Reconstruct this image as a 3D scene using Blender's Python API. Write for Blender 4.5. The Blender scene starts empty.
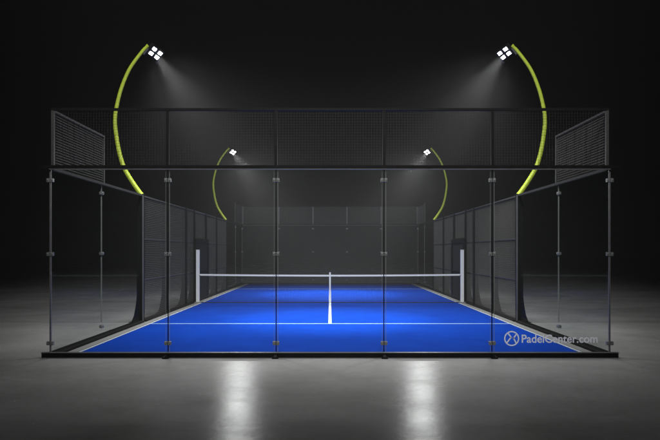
import bpy, math, random
from mathutils import Vector, Matrix
random.seed(7)
S = bpy.context.scene
COL = S.collection

# ------------------------------------------------------------------ materials
def new_mat(name):
    m = bpy.data.materials.new(name); m.use_nodes = True
    nt = m.node_tree; nt.nodes.clear()
    return m, nt, nt.nodes.new('ShaderNodeOutputMaterial')

def noise(nt, scale, detail=4, rough=.55, vec=None):
    n = nt.nodes.new('ShaderNodeTexNoise')
    n.inputs['Scale'].default_value = scale; n.inputs['Detail'].default_value = detail
    n.inputs['Roughness'].default_value = rough
    if vec: nt.links.new(vec, n.inputs['Vector'])
    return n

def ramp(nt, fac, stops):
    r = nt.nodes.new('ShaderNodeValToRGB')
    e = r.color_ramp.elements
    while len(e) < len(stops): e.new(.5)
    for i, (p, c) in enumerate(stops):
        e[i].position = p; e[i].color = (c[0], c[1], c[2], 1)
    nt.links.new(fac, r.inputs[0])
    return r

def principled(name, base, rough=.5, metal=0., var=.12, scale=6., bump=0., bscale=60., spec=.5):
    m, nt, out = new_mat(name)
    p = nt.nodes.new('ShaderNodeBsdfPrincipled')
    tc = nt.nodes.new('ShaderNodeTexCoord')
    n = noise(nt, scale, 5, .6, tc.outputs['Object'])
    lo = [c*(1-var) for c in base]; hi = [min(1, c*(1+var)) for c in base]
    r = ramp(nt, n.outputs['Fac'], [(.3, lo), (.7, hi)])
    nt.links.new(r.outputs[0], p.inputs['Base Color'])
    p.inputs['Roughness'].default_value = rough
    p.inputs['Metallic'].default_value = metal
    p.inputs['Specular IOR Level'].default_value = spec
    if bump:
        b = nt.nodes.new('ShaderNodeBump'); b.inputs['Strength'].default_value = bump
        b.inputs['Distance'].default_value = .01
        n2 = noise(nt, bscale, 3, .6, tc.outputs['Object'])
        nt.links.new(n2.outputs['Fac'], b.inputs['Height'])
        nt.links.new(b.outputs[0], p.inputs['Normal'])
    nt.links.new(p.outputs[0], out.inputs[0])
    return m

BLACK  = principled('black_steel', (.009, .009, .009), .5, 0, .25, 9, .1, 90, .12)
DARK   = principled('dark_grey_steel', (.028, .028, .028), .5, 0, .2, 9, .1, 90, .3)
MID    = principled('mid_grey_steel', (.06, .06, .058), .45, .1, .15, 9)
RAIL   = principled('grey_steel', (.16, .16, .16), .4, .2, .15, 9)
WIRE   = principled('galvanised_wire', (.15, .147, .127), .45, .1, .1, 4)
DWIRE  = principled('dark_wire', (.018, .018, .018), .45, .1, .1, 4)
CLAMP  = principled('brushed_steel', (.24, .25, .245), .35, .3, .15, 40)
LIME   = principled('lime_paint', (.57, .70, .055), .38, 0, .1, 5, .05, 40)
WHITE  = principled('white_paint', (.80, .81, .80), .4, 0, .04, 5)
WEB    = principled('white_webbing', (.78, .79, .78), .7, 0, .05, 60)
NETC   = principled('black_cord', (.02, .02, .022), .7, 0, .1, 30)
LINE   = principled('white_line_paint', (.80, .86, .92), .7, 0, .06, 50)
EDGEP  = principled('worn_white_paint', (.50, .53, .56), .7, 0, .12, 20)
LINE2  = principled('thin_blue_white_line', (.26, .42, .72), .75, 0, .1, 50)
STRIP  = principled('concrete_strip', (.24, .24, .235), .7, 0, .15, 12, .2, 80)

def carpet():
    m, nt, out = new_mat('blue_turf')
    p = nt.nodes.new('ShaderNodeBsdfPrincipled'); tc = nt.nodes.new('ShaderNodeTexCoord')
    n1 = noise(nt, 1.4, 9, .72, tc.outputs['Object'])
    n2 = noise(nt, 300, 2, .7, tc.outputs['Object'])
    mx = nt.nodes.new('ShaderNodeMath'); mx.operation = 'MULTIPLY_ADD'
    nt.links.new(n2.outputs['Fac'], mx.inputs[0]); mx.inputs[1].default_value = .5
    nt.links.new(n1.outputs['Fac'], mx.inputs[2])
    r = ramp(nt, mx.outputs[0], [(.45, (.0012, .034, .31)), (1.0, (.002, .057, .45))])
    nt.links.new(r.outputs[0], p.inputs['Base Color'])
    p.inputs['Roughness'].default_value = .95; p.inputs['Specular IOR Level'].default_value = .04
    b = nt.nodes.new('ShaderNodeBump'); b.inputs['Strength'].default_value = .5; b.inputs['Distance'].default_value = .006
    nt.links.new(n2.outputs['Fac'], b.inputs['Height']); nt.links.new(b.outputs[0], p.inputs['Normal'])
    nt.links.new(p.outputs[0], out.inputs[0])
    return m
TURF = carpet()

def concrete():
    m, nt, out = new_mat('polished_concrete')
    p = nt.nodes.new('ShaderNodeBsdfPrincipled'); tc = nt.nodes.new('ShaderNodeTexCoord')
    mp = nt.nodes.new('ShaderNodeMapping'); mp.inputs['Scale'].default_value = (.5, .9, 1)
    nt.links.new(tc.outputs['Object'], mp.inputs['Vector'])
    n1 = noise(nt, .55, 7, .62, mp.outputs[0])
    n2 = noise(nt, 6, 6, .7, tc.outputs['Object'])
    n3 = noise(nt, 1.6, 5, .6, mp.outputs[0])
    mx = nt.nodes.new('ShaderNodeMath'); mx.operation = 'MULTIPLY_ADD'
    nt.links.new(n2.outputs['Fac'], mx.inputs[0]); mx.inputs[1].default_value = .35
    nt.links.new(n1.outputs['Fac'], mx.inputs[2])
    r = ramp(nt, mx.outputs[0], [(.45, (.32, .315, .31)), (.68, (.42, .415, .41)), (.9, (.50, .495, .49))])
    nt.links.new(r.outputs[0], p.inputs['Base Color'])
    rr = ramp(nt, n3.outputs['Fac'], [(.35, (.23,)*3), (.65, (.29,)*3)])
    nt.links.new(rr.outputs[0], p.inputs['Roughness'])
    p.inputs['Specular IOR Level'].default_value = .10
    p.inputs['Anisotropic'].default_value = .5
    tv = nt.nodes.new('ShaderNodeCombineXYZ'); tv.inputs[1].default_value = 1      # polishing marks run along the court
    nt.links.new(tv.outputs[0], p.inputs['Tangent'])
    b = nt.nodes.new('ShaderNodeBump'); b.inputs['Strength'].default_value = .10; b.inputs['Distance'].default_value = .02
    nt.links.new(n2.outputs['Fac'], b.inputs['Height']); nt.links.new(b.outputs[0], p.inputs['Normal'])
    nt.links.new(p.outputs[0], out.inputs[0])
    return m
CONC = concrete()

def glass(name='clear_glass', veil=0.):
    m, nt, out = new_mat(name)
    t = nt.nodes.new('ShaderNodeBsdfTransparent'); t.inputs[0].default_value = (.955, .965, .96, 1)
    g = nt.nodes.new('ShaderNodeBsdfGlossy'); g.inputs['Roughness'].default_value = .03
    g.inputs[0].default_value = (.9, .95, .93, 1)
    lw = nt.nodes.new('ShaderNodeLayerWeight'); lw.inputs[0].default_value = .5
    pw = nt.nodes.new('ShaderNodeMath'); pw.operation = 'POWER'; pw.inputs[1].default_value = 5
    nt.links.new(lw.outputs['Facing'], pw.inputs[0])
    ma = nt.nodes.new('ShaderNodeMath'); ma.operation = 'MULTIPLY_ADD'; ma.inputs[1].default_value = .035; ma.inputs[2].default_value = .006
    nt.links.new(pw.outputs[0], ma.inputs[0])
    mx = nt.nodes.new('ShaderNodeMixShader')
    nt.links.new(ma.outputs[0], mx.inputs[0]); nt.links.new(t.outputs[0], mx.inputs[1]); nt.links.new(g.outputs[0], mx.inputs[2])
    d = nt.nodes.new('ShaderNodeBsdfDiffuse'); d.inputs[0].default_value = (.5, .5, .5, 1)
    tr = nt.nodes.new('ShaderNodeBsdfTranslucent'); tr.inputs[0].default_value = (.5, .5, .5, 1)
    md = nt.nodes.new('ShaderNodeMixShader'); nt.links.new(d.outputs[0], md.inputs[1]); nt.links.new(tr.outputs[0], md.inputs[2])
    m2 = nt.nodes.new('ShaderNodeMixShader'); m2.inputs[0].default_value = veil  # share of pale diffuse veil mixed over the clear glass
    nt.links.new(mx.outputs[0], m2.inputs[1]); nt.links.new(md.outputs[0], m2.inputs[2])
    nt.links.new(m2.outputs[0], out.inputs[0])
    return m
GLASS = glass('clear_glass', .0)
VEILED = glass('veiled_glass', .05)  # far panes: grey veil of lit haze put into the glass colour

def translucent(name, col, trans, clear=0.):
    m, nt, out = new_mat(name)
    d = nt.nodes.new('ShaderNodeBsdfDiffuse'); d.inputs[0].default_value = (*col, 1)
    t = nt.nodes.new('ShaderNodeBsdfTranslucent'); t.inputs[0].default_value = (*col, 1)
    mx = nt.nodes.new('ShaderNodeMixShader'); mx.inputs[0].default_value = trans
    nt.links.new(d.outputs[0], mx.inputs[1]); nt.links.new(t.outputs[0], mx.inputs[2])
    c = nt.nodes.new('ShaderNodeBsdfTransparent')
    m2 = nt.nodes.new('ShaderNodeMixShader'); m2.inputs[0].default_value = clear
    nt.links.new(mx.outputs[0], m2.inputs[1]); nt.links.new(c.outputs[0], m2.inputs[2])
    nt.links.new(m2.outputs[0], out.inputs[0])
    return m
EDGE  = translucent('frosted_glass_edge', (.42, .44, .40), .5)
VINYL = translucent('white_vinyl', (.97, .97, .98), .6, .02)

def emitter(name, strength):
    m, nt, out = new_mat(name)
    e = nt.nodes.new('ShaderNodeEmission'); e.inputs[0].default_value = (1, 1, 1, 1)
    e.inputs[1].default_value = strength
    nt.links.new(e.outputs[0], out.inputs[0])
    m.cycles.emission_sampling = 'NONE'
    return m
LED = emitter('lit_led', 60)

# ------------------------------------------------------------------ mesh helper
ORIG = {}
class MB:
    def __init__(s): s.v = []; s.f = []; s.sm = []
    def box(s, x0, x1, y0, y1, z0, z1):
        b = len(s.v)
        s.v += [(x0,y0,z0),(x1,y0,z0),(x1,y1,z0),(x0,y1,z0),(x0,y0,z1),(x1,y0,z1),(x1,y1,z1),(x0,y1,z1)]
        s.f += [tuple(b+i for i in q) for q in ((0,3,2,1),(4,5,6,7),(0,1,5,4),(1,2,6,5),(2,3,7,6),(3,0,4,7))]
        return s
    def obox(s, M, hx, hy, hz):
        b = len(s.v)
        for z in (-hz, hz):
            for x, y in ((-hx,-hy),(hx,-hy),(hx,hy),(-hx,hy)): s.v.append(tuple(M @ Vector((x,y,z))))
        s.f += [tuple(b+i for i in q) for q in ((0,3,2,1),(4,5,6,7),(0,1,5,4),(1,2,6,5),(2,3,7,6),(3,0,4,7))]
        return s
    def prism(s, pts, axis, a0, a1):          # pts 2-D outline, extruded along axis
        b = len(s.v); n = len(pts)
        for a in (a0, a1):
            for p, q in pts:
                s.v.append((a,p,q) if axis == 'x' else (p,a,q) if axis == 'y' else (p,q,a))
        s.f.append(tuple(b+i for i in reversed(range(n)))); s.f.append(tuple(b+n+i for i in range(n)))
        for i in range(n):
            j = (i+1) % n; s.f.append((b+i, b+j, b+n+j, b+n+i))
        return s
    def cyl(s, c, d, r, h, n=12):
        d = Vector(d).normalized(); u = d.orthogonal().normalized(); w = d.cross(u); c = Vector(c); b = len(s.v)
        for k in (0, h):
            for i in range(n):
                a = 2*math.pi*i/n; s.v.append(tuple(c + d*k + (u*math.cos(a)+w*math.sin(a))*r))
        s.f.append(tuple(b+i for i in reversed(range(n)))); s.f.append(tuple(b+n+i for i in range(n)))
        for i in range(n):
            j = (i+1) % n; s.f.append((b+i, b+j, b+n+j, b+n+i))
        return s
    def sweep(s, path, radii, n=14, sq=1.0):   # tube along path of points
        b = len(s.v); m = len(path)
        for k, (p, r) in enumerate(zip(path, radii)):
            t = (path[min(k+1, m-1)] - path[max(k-1, 0)]).normalized()
            u = Vector((0,1,0)); w = t.cross(u).normalized()
            for i in range(n):
                a = 2*math.pi*i/n; s.v.append(tuple(p + u*math.cos(a)*r*sq + w*math.sin(a)*r))
        for k in range(m-1):
            for i in range(n):
                j = (i+1) % n; s.f.append((b+k*n+i, b+k*n+j, b+(k+1)*n+j, b+(k+1)*n+i)); s.sm.append(len(s.f)-1)
        s.f.append(tuple(b+i for i in reversed(range(n)))); s.f.append(tuple(b+(m-1)*n+i for i in range(n)))
        return s
    def build(s, name, mat, parent=None, bevel=0):
        me = bpy.data.meshes.new(name)
        o = Vector((0,0,0))
        if parent is not None:
            r = parent
            while r.parent: r = r.parent
            o = ORIG[r.name]
        me.from_pydata([tuple(Vector(v)-o) for v in s.v], [], s.f); me.materials.append(mat)
        for i in s.sm: me.polygons[i].use_smooth = True
        me.update()
        ob = bpy.data.objects.new(name, me); COL.objects.link(ob); ob.parent = parent
        if bevel:
            bv = ob.modifiers.new('bevel', 'BEVEL'); bv.width = bevel; bv.segments = 2; bv.limit_method = 'ANGLE'
        return ob

def thing(name, label, cat, loc, group=None):
    o = bpy.data.objects.new(name, None); COL.objects.link(o); o.location = loc
    o.empty_display_size = .3
    ORIG[o.name] = Vector(loc); o['kind'] = 'thing'; o['label'] = label; o['category'] = cat
    if group: o['group'] = group
    return o

def structure(o, label=None):
    o['kind'] = 'structure'
    if label: o['label'] = label; 
    return o

def copy_tree(o, parent=None):
    c = o.copy(); COL.objects.link(c); c.parent = parent
    for ch in list(o.children): copy_tree(ch, c)
    return c

W = 5.0          # half width of the cage
L = 21.5         # length of the cage
ZR = 3.37        # glass top
ZT = 4.45        # top of the wire above the ends
WR = .0013       # wire half thickness
GS = .05         # wire spacing

def wires_x(mb, x0, x1, z0, z1, y, gs=GS, r=WR):       # grid in a plane of constant y
    n = max(1, round((x1-x0)/gs)); m = max(1, round((z1-z0)/gs))
    for i in range(1, n):
        x = x0+(x1-x0)*i/n; mb.box(x-r, x+r, y-r, y+r, z0, z1)
    for j in range(1, m):
        z = z0+(z1-z0)*j/m; mb.box(x0, x1, y+r+.0003, y+3*r, z-r, z+r)
    return mb
def wires_y(mb, y0, y1, z0, z1, x, gs=GS, r=WR, rh=None):
    n = max(1, round((y1-y0)/gs)); m = max(1, round((z1-z0)/gs)); rh = rh or r
    for i in range(1, n):
        y = y0+(y1-y0)*i/n; mb.box(x-r, x+r, y-r, y+r, z0, z1)
    for j in range(1, m):
        z = z0+(z1-z0)*j/m; mb.box(x+r+.0003, x+r+.0003+2*rh, y0, y1, z-rh, z+rh)
    return mb

# ------------------------------------------------------------------ setting
R = 150
fl = MB(); fl.v = [(-R,-R,0),(R,-R,0),(R,R,0),(-R,R,0)]; fl.f = [(0,1,2,3)]
structure(fl.build('floor', CONC))
BX = 4.66; B0, B1 = .10, L-.12; BZ = .03
structure(MB().box(-BX, BX, B0, B1, .0, BZ).build('court_surface', TURF))
for x0, x1 in ((-4.82, -BX-.002), (BX+.002, 4.82)):
    structure(MB().box(x0, x1, .065, L-.065, .0, .045).build('court_border', STRIP))
for q in (-1, 1):
    structure(MB().box(q*(BX-.03)-.028, q*(BX-.03)+.028, B0+.02, B1-.02, BZ+.001, BZ+.004).build('side_line', EDGEP))
ln = MB(); ln.box(-.04, .04, 4.35, 17.2, BZ+.001, BZ+.004); structure(ln.build('centre_line', LINE))
for y in (4.30, 17.25):
    structure(MB().box(-BX+.061, BX-.061, y-.05, y+.05, BZ+.001, BZ+.004).build('service_line', LINE2))

# ------------------------------------------------------------------ glass hardware
def clamp(x, z, par, y=0., axis='x', half=(True, True)):
    mb = MB()
    for s_, on in ((-1, half[0]), (1, half[1])):
        if not on: continue
        a0, a1 = sorted((s_*.006, s_*.058))
        if axis == 'x':
            mb.box(x+a0, x+a1, y-.022, y+.034, z-.033, z+.033)
            mb.cyl((x+s_*.038, y-.022, z), (0,-1,0), .014, .010)
        else:
            mb.box(x-.022, x+.034, y+a0, y+a1, z-.033, z+.033)
            mb.cyl((x+.034, y+s_*.038, z), (1,0,0), .014, .010)
            mb.cyl((x-.022, y+s_*.038, z), (-1,0,0), .014, .010)
    if axis == 'x': mb.box(x-.012, x+.012, y+.0345, y+.05, z-.02, z+.02)
    else: mb.box(x+.0345, x+.05, y-.012, y+.012, z-.02, z+.02)
    return mb.build('clamp', CLAMP, par, .004)

SEAMS = [-2.90, -.965, .965, 2.90]
CLZ = (.25, 1.845, 3.165)

def end_wall(y, s, label, decal=False):       # s = -1: outside faces the camera (front), +1: back
    t = thing('glass_end_wall', label, 'glass wall', (0, y, 0), 'glass walls closing the two ends of the court')
    MB().box(-5.13, 5.13, y-.06, y+.06, .0, .085).build('bottom_rail', BLACK, t, .006)
    MB().box(-5.13, 5.13, y-.075, y-.015, .0855, .097).build('bottom_flange', RAIL, t)
    tr = MB(); tr.box(-5.02, 5.02, y-.05, y+.05, ZR, ZR+.058)
    for q in (-1, 1):
        tr.prism([(q*5.021, ZR+.010), (q*5.16, ZR+.03), (q*5.16, ZR+.042), (q*5.021, ZR+.056)][::q], 'y', y-.05, y+.05)
    tr.build('top_rail', BLACK, t)
    MB().box(-5.0, 5.0, y-.045, y-.0, ZR-.018, ZR-.0005).build('glass_channel', RAIL, t)
    xs = [-W+.016] + SEAMS + [W-.016]
    panes = []
    for i in range(5):
        panes.append(MB().box(xs[i]+.004, xs[i+1]-.004, y, y+.012, .0975, ZR-.0185).build('glass_pane', GLASS if s < 0 else VEILED, t))
    for x in SEAMS:
        MB().box(x-.008, x+.008, y+.013, y+.03, .0975, ZR-.0185).build('joint_strip', BLACK, t)
        if s < 0: MB().box(x+.030, x+.037, y-.003, y-.0005, .0975, ZR-.0185).build('edge_trim', EDGE, t)
        if s < 0: MB().box(x-.037, x-.033, y-.003, y-.0005, .0975, ZR-.0185).build('edge_trim', EDGE, t)
        for z in CLZ: clamp(x, z, t, y)
        ft = MB(); ft.box(x-.055, x+.055, y+s*.165-.0 if s < 0 else y+.061, y-.061 if s < 0 else y+.165, .0, .03)
        xa = .026
        ft.prism([(y+s*.061, .03), (y+s*.15, .03), (y+s*.061, .08)], 'x', x-xa, x+xa)
        ft.build('foot', BLACK, t)
    for q in (-1, 1):
        MB().box(q*W-.013, q*W+.013, y-.004, y+.022, .0975, ZR-.0185).build('corner_profile', RAIL, t)
        for z in CLZ: clamp(q*W, z, t, y-.004)
    # wire fence above the glass
    z0 = ZR+.0585
    px = [-4.95] + SEAMS + [4.95]
    for x in px:
        MB().box(x-.024, x+.024, y-.024, y+.024, z0, ZT-.041).build('upper_post', (BLACK if abs(x) < 4 else MID) if s < 0 else RAIL, t)
    MB().box(-4.98, 4.98, y-.028, y+.028, ZT-.04, ZT).build('upper_rail', BLACK, t)
    for i in range(5):
        wires_x(MB(), px[i]+.0245, px[i+1]-.0245, z0, ZT-.0405, y, r=WR if s < 0 else .003).build('wire_panel', DWIRE if s < 0 else WIRE, t)
    return t, panes

front, panes = end_wall(0., -1, 'near end glass wall of five clear panes with black wire fence on top')
back, _ = end_wall(L, 1, 'far end glass wall behind the net with black rail and wire fence on top')

def side_glass(q, y0, y1, ym, near, label):
    """corner return: two panes from the end wall (y0) to the first fence post (y1); raised wire to ym"""
    t = thing('glass_side_wall', label, 'glass wall', (q*W, (y0+y1)/2, 0), 'glass returns at the corners of the court')
    a, b = min(y0, y1), max(y0, y1); d = 1 if y1 > y0 else -1
    lo, hi = (a+.062, b-.075) if d > 0 else (a+.075, b-.062)
    MB().box(q*W-.10, q*W+.10, lo, hi, .0, .07).build('bottom_rail', BLACK, t, .006)
    lo2, hi2 = (a+.052, b-.075) if d > 0 else (a+.075, b-.052)
    MB().box(q*W-.035, q*W+.035, lo2, hi2, ZR-.02, ZR+.03).build('top_rail', DARK, t)
    m = ym
    segs = sorted([y0 + d*.03, m, y1 - d*.076])
    for i in range(2):
        MB().box(q*W-.006, q*W+.006, segs[i]+.006, segs[i+1]-.006, .0705, ZR-.0205).build('glass_pane', GLASS, t)
    MB().box(q*W-.012, q*W+.012, m-.0055, m+.0055, .35, ZR-.0205).build('joint_strip', EDGE, t)
    for z in CLZ: clamp(q*W, z, t, m, 'y')
    # raised wire panel
    z0 = ZR+.0305; x = q*W
    p0, p1 = sorted((y0+d*.10, m+d*.12))
    fr = MB()
    fr.box(x-.02, x+.02, p0-.02, p0+.02, z0, ZT-.04); fr.box(x-.02, x+.02, p1-.02, p1+.02, z0, ZT-.04)
    fr.box(x-.0195, x+.0195, p0-.02, p1+.02, ZT-.0395, ZT-.002)
    fr.build('wire_frame', MID, t)
    wires_y(MB(), p0+.0205, p1-.0205, z0, ZT-.04, x, rh=.0032).build('wire_panel', WIRE, t)
    return t

PY = [4.80, 7.0, 9.2, 10.35, 12.25, 14.3, 16.5]     # fence posts
Y1 = L-4.8
PY[-1] = Y1
for q, side in ((-1, 'left'), (1, 'right')):
    side_glass(q, 0., 4.80, 2.20, True, f'clear glass return with raised wire panel at the near {side} corner')
    side_glass(q, L, Y1, L-2.2, False, f'clear glass return with raised wire panel at the far {side} corner')

def post(y, q, par, gus=True):
    p = MB().box(min(q*(W-.05),q*(W+.12)), max(q*(W-.05),q*(W+.12)), y-.06, y+.06, .0, ZR+.02).build('post', BLACK, par, .006)
    if gus:
        o = q*W + q*.1205
        prof = [(o, .0), (o+q*.17, .0), (o+q*.13, .05), (o+q*.075, .20), (o+q*.035, .42), (o+q*.012, .60), (o, .75)]
        MB().prism(prof if q < 0 else prof[::-1], 'y', y-.045, y+.045).build('base_gusset', BLACK, p)
        MB().box(min(o+q*.002, o+q*.21), max(o+q*.002, o+q*.21), y-.075, y+.075, .0, .012).build('base_plate', DARK, p)
    return p

def bay(y0, y1, q, par):
    a, b = y0+.0605, y1-.0605; x = q*W
    MB().box(x-.0245, x+.0245, a, b, .05, .09).build('lower_rail', DARK, par)
    for z in (1.13, 2.22):
        MB().box(x-.014, x+.014, a, b, z-.014, z+.014).build('cross_rail', MID, par)
    MB().box(x-.0255, x+.0255, a, b, ZR-.02, ZR+.015).build('top_rail', MID, par)
    wires_y(MB(), a, b, .0905, ZR-.0205, x, r=.0024, rh=.0024).build('wire_panel', WIRE, par)
    for c in (a, b-.03):
        MB().box(x-.018, x+.018, c, c+.03, .0905, ZR-.0205).build('panel_frame', DARK, par)

for q, side in ((-1, 'left'), (1, 'right')):
    t = thing('wire_fence', f'tall dark wire fence with black posts along the {side} side of the blue court', 'fence', (q*W, 11, 0),
              'wire fences along the two long sides')
    MB().box(q*W-.10, q*W+.10, 4.92, 10.28, .0, .045).build('ground_beam', BLACK, t)
    MB().box(q*W-.10, q*W+.10, 12.32, Y1-.09, .0, .045).build('ground_beam', BLACK, t)
    for y in PY: post(y, q, t)
    # light edge bar on the post that ends the glass
    MB().box(q*(W-.052)-.012, q*(W-.052)+.012, 4.71, 4.7385, .05, ZR+.02).build('edge_bar', RAIL, t)
    for i in range(len(PY)-1):
        if i == 3:
            x = q*W; a, b = PY[3]+.0605, PY[4]-.0605
            MB().box(x-.0255, x+.0255, a, b, ZR-.02, ZR+.015).build('top_rail', RAIL, t)
            MB().box(x-.025, x+.025, a, b, 2.36, 2.40).build('lintel', DARK, t)
            wires_y(MB(), a, b, 2.4005, ZR-.0205, x, r=.0026).build('wire_panel', WIRE, t)
        else: bay(PY[i], PY[i+1], q, t)
    # gate beside the net post
    g = thing('gate', f'black gate panel behind the {side} white net post', 'gate', (q*W, 11.3, 0), 'gates at the two ends of the net')
    xi = q*(W-.09)
    fr = MB()
    for y0, y1 in ((10.25, 10.42), (12.18, 12.35)): fr.box(xi-.03, xi+.03, y0, y1, .046, 2.36)
    fr.box(xi-.03, xi+.03, 10.4205, 12.1795, 2.20, 2.36); fr.box(xi-.03, xi+.03, 10.4205, 12.1795, .046, .14)
    fr.box(xi-.025, xi+.025, 10.4205, 12.1795, 1.08, 1.14)
    fr.build('gate_frame', BLACK, g)
    wires_y(MB(), 10.4205, 12.1795, .1405, 2.1995, xi, gs=.03, r=.004).build('gate_mesh', NETC, g)
    MB().cyl((xi-q*.031, 10.34, 1.05), (-q,0,0), .012, .05).cyl((xi-q*.075, 10.34, .96), (0,0,1), .012, .18).build('handle', BLACK, g)

# ------------------------------------------------------------------ net
NY = 10.0
net = thing('court_net', 'low black court net with white top band stretched across the blue court', 'net', (0, NY, 0))
def zt(x): return 1.015 + .03*(abs(x)/4.7)**2
nm = MB(); n = 200
for i in range(n+1):
    x = -4.68 + 9.36*i/n; nm.box(x-.0016, x+.0016, NY-.0016, NY+.0016, .06, zt(x)-.03)
for j in range(20):
    z = .06 + j*.046; nm.box(-4.68, 4.68, NY+.0017, NY+.0049, z-.0016, z+.0016)
nm.build('netting', NETC, net)
bd = MB()
for i in range(24):
    x0 = -4.69+9.38*i/24; x1 = -4.69+9.38*(i+1)/24
    b = len(bd.v)
    for x in (x0, x1):
        z = zt(x)
        bd.v += [(x, NY-.012, z-.034), (x, NY+.012, z-.034), (x, NY+.012, z+.026), (x, NY-.012, z+.026)]
    bd.f += [tuple(b+k for k in qd) for qd in ((0,1,5,4),(1,2,6,5),(2,3,7,6),(3,0,4,7))]
bd.build('top_band', WEB, net)
MB().box(-4.68, 4.68, NY-.012, NY+.012, .036, .058).build('bottom_cord', NETC, net)
MB().box(-.028, .028, NY-.018, NY-.013, .034, 1.13).build('centre_strap', WEB, net)
for q, side in ((-1, 'left'), (1, 'right')):
    x = q*4.76
    t = thing('net_post', f'white square net post at the {side} end of the net', 'post', (x, NY, 0), 'white posts holding the net')
    MB().box(x-.058, x+.058, NY-.05, NY+.05, .061, 1.93).build('shaft', WHITE, t, .012)
    MB().box(x-.061, x+.061, NY-.053, NY+.053, 1.9305, 1.945).build('cap', WHITE, t, .005)
    MB().box(x-.11, x+.11, NY-.12, NY+.12, .046, .06).build('base_plate', CLAMP, t)
    MB().cyl((x-q*.0585, NY, 1.02), (-q,0,0), .02, .03).build('hook', CLAMP, t)

# ------------------------------------------------------------------ floodlight poles
CURVE = [(5.00,3.3905),(5.07,3.47),(5.29,3.79),(5.49,4.15),(5.62,4.60),(5.70,5.12),(5.715,5.40),(5.68,5.71),(5.55,6.22),(5.33,6.74),(5.0,7.20),(4.86,7.34)]
def spline(pts, per=14):
    out = []; P = [Vector((a,0,b)) for a, b in pts]; P = [2*P[0]-P[1]] + P + [2*P[-1]-P[-2]]
    for i in range(1, len(P)-2):
        for k in range(per):
            t = k/per; a, b, c, d = P[i-1], P[i], P[i+1], P[i+2]
            out.append(.5*((2*b)+(c-a)*t+(2*a-5*b+4*c-d)*t*t+(3*b-a-3*c+d)*t**3))
    out.append(P[-2]); return out

POWER_BEAM = 3500; POWER_FLOOD = 1550
def add_spot(name, c, d, par, energy, size, blend, rad):
    li = bpy.data.lights.new(name, 'SPOT'); li.energy = energy; li.spot_size = math.radians(size); li.spot_blend = blend
    li.shadow_soft_size = rad; li.color = (1, 1, 1)
    o = bpy.data.objects.new(name, li); COL.objects.link(o); o.parent = par
    o.location = Vector(c) - ORIG[par.name]; o.rotation_euler = Vector(d).to_track_quat('-Z', 'Y').to_euler()
    return o

def flood_pole(q, y, label):
    t = thing('floodlight_pole', label, 'floodlight', (q*W, y, ZR+.0205), 'curved floodlight poles along the court')
    path0 = spline(CURVE)
    # resample by arc length so the rings are even
    acc = [0]
    for i in range(1, len(path0)): acc.append(acc[-1]+(path0[i]-path0[i-1]).length)
    tot = acc[-1]; path = []; rad = []
    step = .012; k = 0; s_ = 0
    while s_ < tot:
        while acc[k+1] < s_: k += 1
        u = (s_-acc[k])/(acc[k+1]-acc[k]); p = path0[k].lerp(path0[k+1], u)
        path.append(Vector((q*p.x, y, p.z)))
        r = .062 - .020*s_/tot
        ph = (s_ % .145)
        if ph < .013 and .2 < s_ < 3.4: r *= .84
        rad.append(r); s_ += step
    MB().sweep(path, rad, 14, .8).build('pole', LIME, t)
    MB().box(q*W-.075, q*W+.075, y-.075, y+.075, ZR+.021, ZR+.035).build('base_plate', BLACK, t)
    rg = MB(); ed = path[-1]
    rg.cyl(ed - Vector((0,0,.0)), (path[-1]-path[-4]), .05, .05); rg.build('end_cap', LIME, t)
    # lamp head
    c = Vector((q*4.62, y-.05, 7.14)); nrm = Vector((-q*.5, -.55, -.67)).normalized()
    u = Vector((-q*1, -.31, 1)); u = (u - nrm*u.dot(nrm)).normalized(); v = nrm.cross(u).normalized()
    M = Matrix((u, v, nrm)).transposed().to_4x4(); M.translation = c
    hd = MB().obox(M @ Matrix.Translation((0,0,-.05)), .155, .20, .045).build('lamp_head', BLACK, t, .012)
    fn = MB()
    for i in range(9): fn.obox(M @ Matrix.Translation((0, -.168+.042*i, -.125)), .14, .006, .028)
    fn.build('cooling_fins', DARK, hd)
    for i in (-1, 1):
        for j in (-1, 1):
            MB().obox(M @ Matrix.Translation((i*.072, j*.096, .004)), .036, .047, .004).build('lens', LED, hd, .003)
            MB().obox(M @ Matrix.Translation((i*.072, j*.096, -.001)), .055, .075, .002).build('bezel', RAIL, hd)
    br = MB()
    top = path[-1]; mid = c - nrm*.15
    dvec = mid - top
    br.cyl(top, dvec, .022, dvec.length)
    for j in (-1, 1): br.obox(M @ Matrix.Translation((-.12, j*.208, -.06)), .10, .007, .03)
    br.build('bracket', RAIL, t)
    add_spot('beam_lamp', c + nrm*.03, Vector((-q*.46, .06, -.67)), t, POWER_BEAM, 48, 1.0, .08)
    add_spot('flood_lamp', c + nrm*.62, Vector((-q*.42, .02, -.75)), t, POWER_FLOOD, 124, 1., .55)
    return t

FP = 16.7
for q, side in ((-1, 'left'), (1, 'right')):
    a = flood_pole(q, 4.80, f'tall curved lime floodlight pole with lit lamp, nearest on the {side}')
    b = copy_tree(a); b.location.y = FP; b.scale = (.87, .87, .87)
    for ch in b.children:
        if ch.name.startswith('flood_lamp'): ch.rotation_euler = Vector((-q*.40, -.40, -.72)).to_track_quat('-Z', 'Y').to_euler()
        if ch.name.startswith('beam_lamp'): ch.rotation_euler = Vector((-q*.46, -.28, -.67)).to_track_quat('-Z', 'Y').to_euler()
    b['label'] = f'smaller looking curved lime floodlight pole with lit lamp, far {side} beyond the net'

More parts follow.
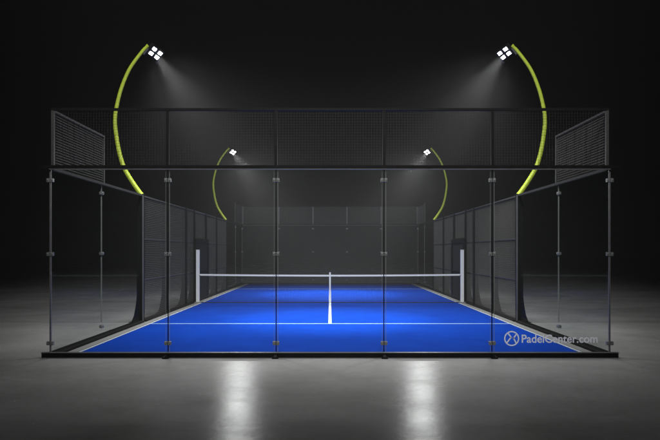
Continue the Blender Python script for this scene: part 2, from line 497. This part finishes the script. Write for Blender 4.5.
# ------------------------------------------------------------------ lettering on the glass
def decal():
    pane = panes[4]; o = ORIG[front.name]
    cx, cz, y = 3.247, .335, -.0025
    cu = bpy.data.curves.new('lettering', 'FONT'); cu.body = 'PadelCenter.com'; cu.size = .2
    cu.offset = .0032; cu.extrude = .0004
    tmp = bpy.data.objects.new('lettering', cu); COL.objects.link(tmp)
    bpy.context.view_layer.update()
    me = bpy.data.meshes.new_from_object(tmp.evaluated_get(bpy.context.evaluated_depsgraph_get()))
    bpy.data.objects.remove(tmp)
    xs = [v.co.x for v in me.vertices]; w = max(xs)-min(xs); x0 = min(xs)
    target = 1.36; kx = target/w
    for v in me.vertices:
        x, yy, z = v.co; v.co = (3.425+(x-x0)*kx, y+z, .262+yy*1.02)
    me.materials.clear(); me.materials.append(VINYL)
    ob = bpy.data.objects.new('lettering', me); COL.objects.link(ob); ob.parent = pane
    mb = MB(); N = 48
    def ring(r0, r1, a0=0, a1=2*math.pi, px=cx, pz=cz, n=N):
        for i in range(n):
            t0 = a0+(a1-a0)*i/n; t1 = a0+(a1-a0)*(i+1)/n
            b = len(mb.v)
            for yy in (y-.0004, y+.0004):
                for r, t in ((r0,t0),(r1,t0),(r1,t1),(r0,t1)): mb.v.append((px+r*math.cos(t), yy, pz+r*math.sin(t)))
            mb.f += [(b,b+1,b+2,b+3),(b+7,b+6,b+5,b+4),(b+1,b+5,b+6,b+2),(b,b+3,b+7,b+4)]
    ring(.112, .135)
    def bar(x0, z0, x1, z1, w):
        d = Vector((x1-x0, z1-z0)).normalized(); nx, nz = -d.y*w/2, d.x*w/2
        mb.prism([(cx+x0+nx, cz+z0+nz), (cx+x0-nx, cz+z0-nz), (cx+x1-nx, cz+z1-nz), (cx+x1+nx, cz+z1+nz)], 'y', y-.0004, y+.0004)
    bar(-.062, .090, -.006, .018, .024); bar(-.010, .024, -.082, -.072, .024)
    bar(.080, .072, .034, .004, .024); bar(.034, .010, .078, -.080, .024)
    bar(.030, .016, .030, -.010, .02)
    mb.build('emblem', VINYL, pane)
decal()

# ------------------------------------------------------------------ haze
HZ = .0026
m, nt, out = new_mat('haze'); pv = nt.nodes.new('ShaderNodeVolumePrincipled')
pv.inputs['Color'].default_value = (.9, .9, .9, 1); pv.inputs['Density'].default_value = HZ; pv.inputs['Anisotropy'].default_value = .2
nt.links.new(pv.outputs[0], out.inputs['Volume'])
hz = MB().box(-R-2, R+2, -R-2, R+2, -1, 9).build('haze', m); hz['kind'] = 'stuff'

# ------------------------------------------------------------------ studio key light, high above and in front
kl = bpy.data.lights.new('studio_lamp', 'SPOT'); kl.energy = 12500; kl.spot_size = math.radians(54); kl.spot_blend = .7; kl.shadow_soft_size = 1.6
ko = bpy.data.objects.new('studio_lamp', kl); COL.objects.link(ko); ko.location = (0, -14, 16)
ko.rotation_euler = (Vector((0, 10, 3)) - ko.location).to_track_quat('-Z', 'Y').to_euler()

# ------------------------------------------------------------------ world, camera, render
w = bpy.data.worlds.new('World'); S.world = w; w.use_nodes = True
bg = w.node_tree.nodes['Background']; bg.inputs[0].default_value = (.95, .98, 1, 1); bg.inputs[1].default_value = .0011

cam = bpy.data.cameras.new('camera'); co = bpy.data.objects.new('camera', cam); COL.objects.link(co)
co.location = (0, -9.85, 1.90); co.rotation_euler = (math.radians(90), 0, 0)
cam.sensor_width = 36; cam.lens = 551/660*36; cam.shift_y = 31/660; cam.clip_start = .05; cam.clip_end = 1000
S.camera = co
S.view_settings.view_transform = 'Standard'; S.view_settings.look = 'None'
S.view_settings.exposure = 0; S.view_settings.gamma = 1
cy = S.cycles
cy.use_denoising = True; cy.denoiser = 'OPENIMAGEDENOISE'; cy.denoising_input_passes = 'RGB_ALBEDO_NORMAL'
cy.max_bounces = 6; cy.diffuse_bounces = 3; cy.glossy_bounces = 3; cy.transmission_bounces = 4
cy.transparent_max_bounces = 40; cy.volume_bounces = 0
cy.sample_clamp_indirect = 4; cy.use_adaptive_sampling = True; cy.adaptive_threshold = .01
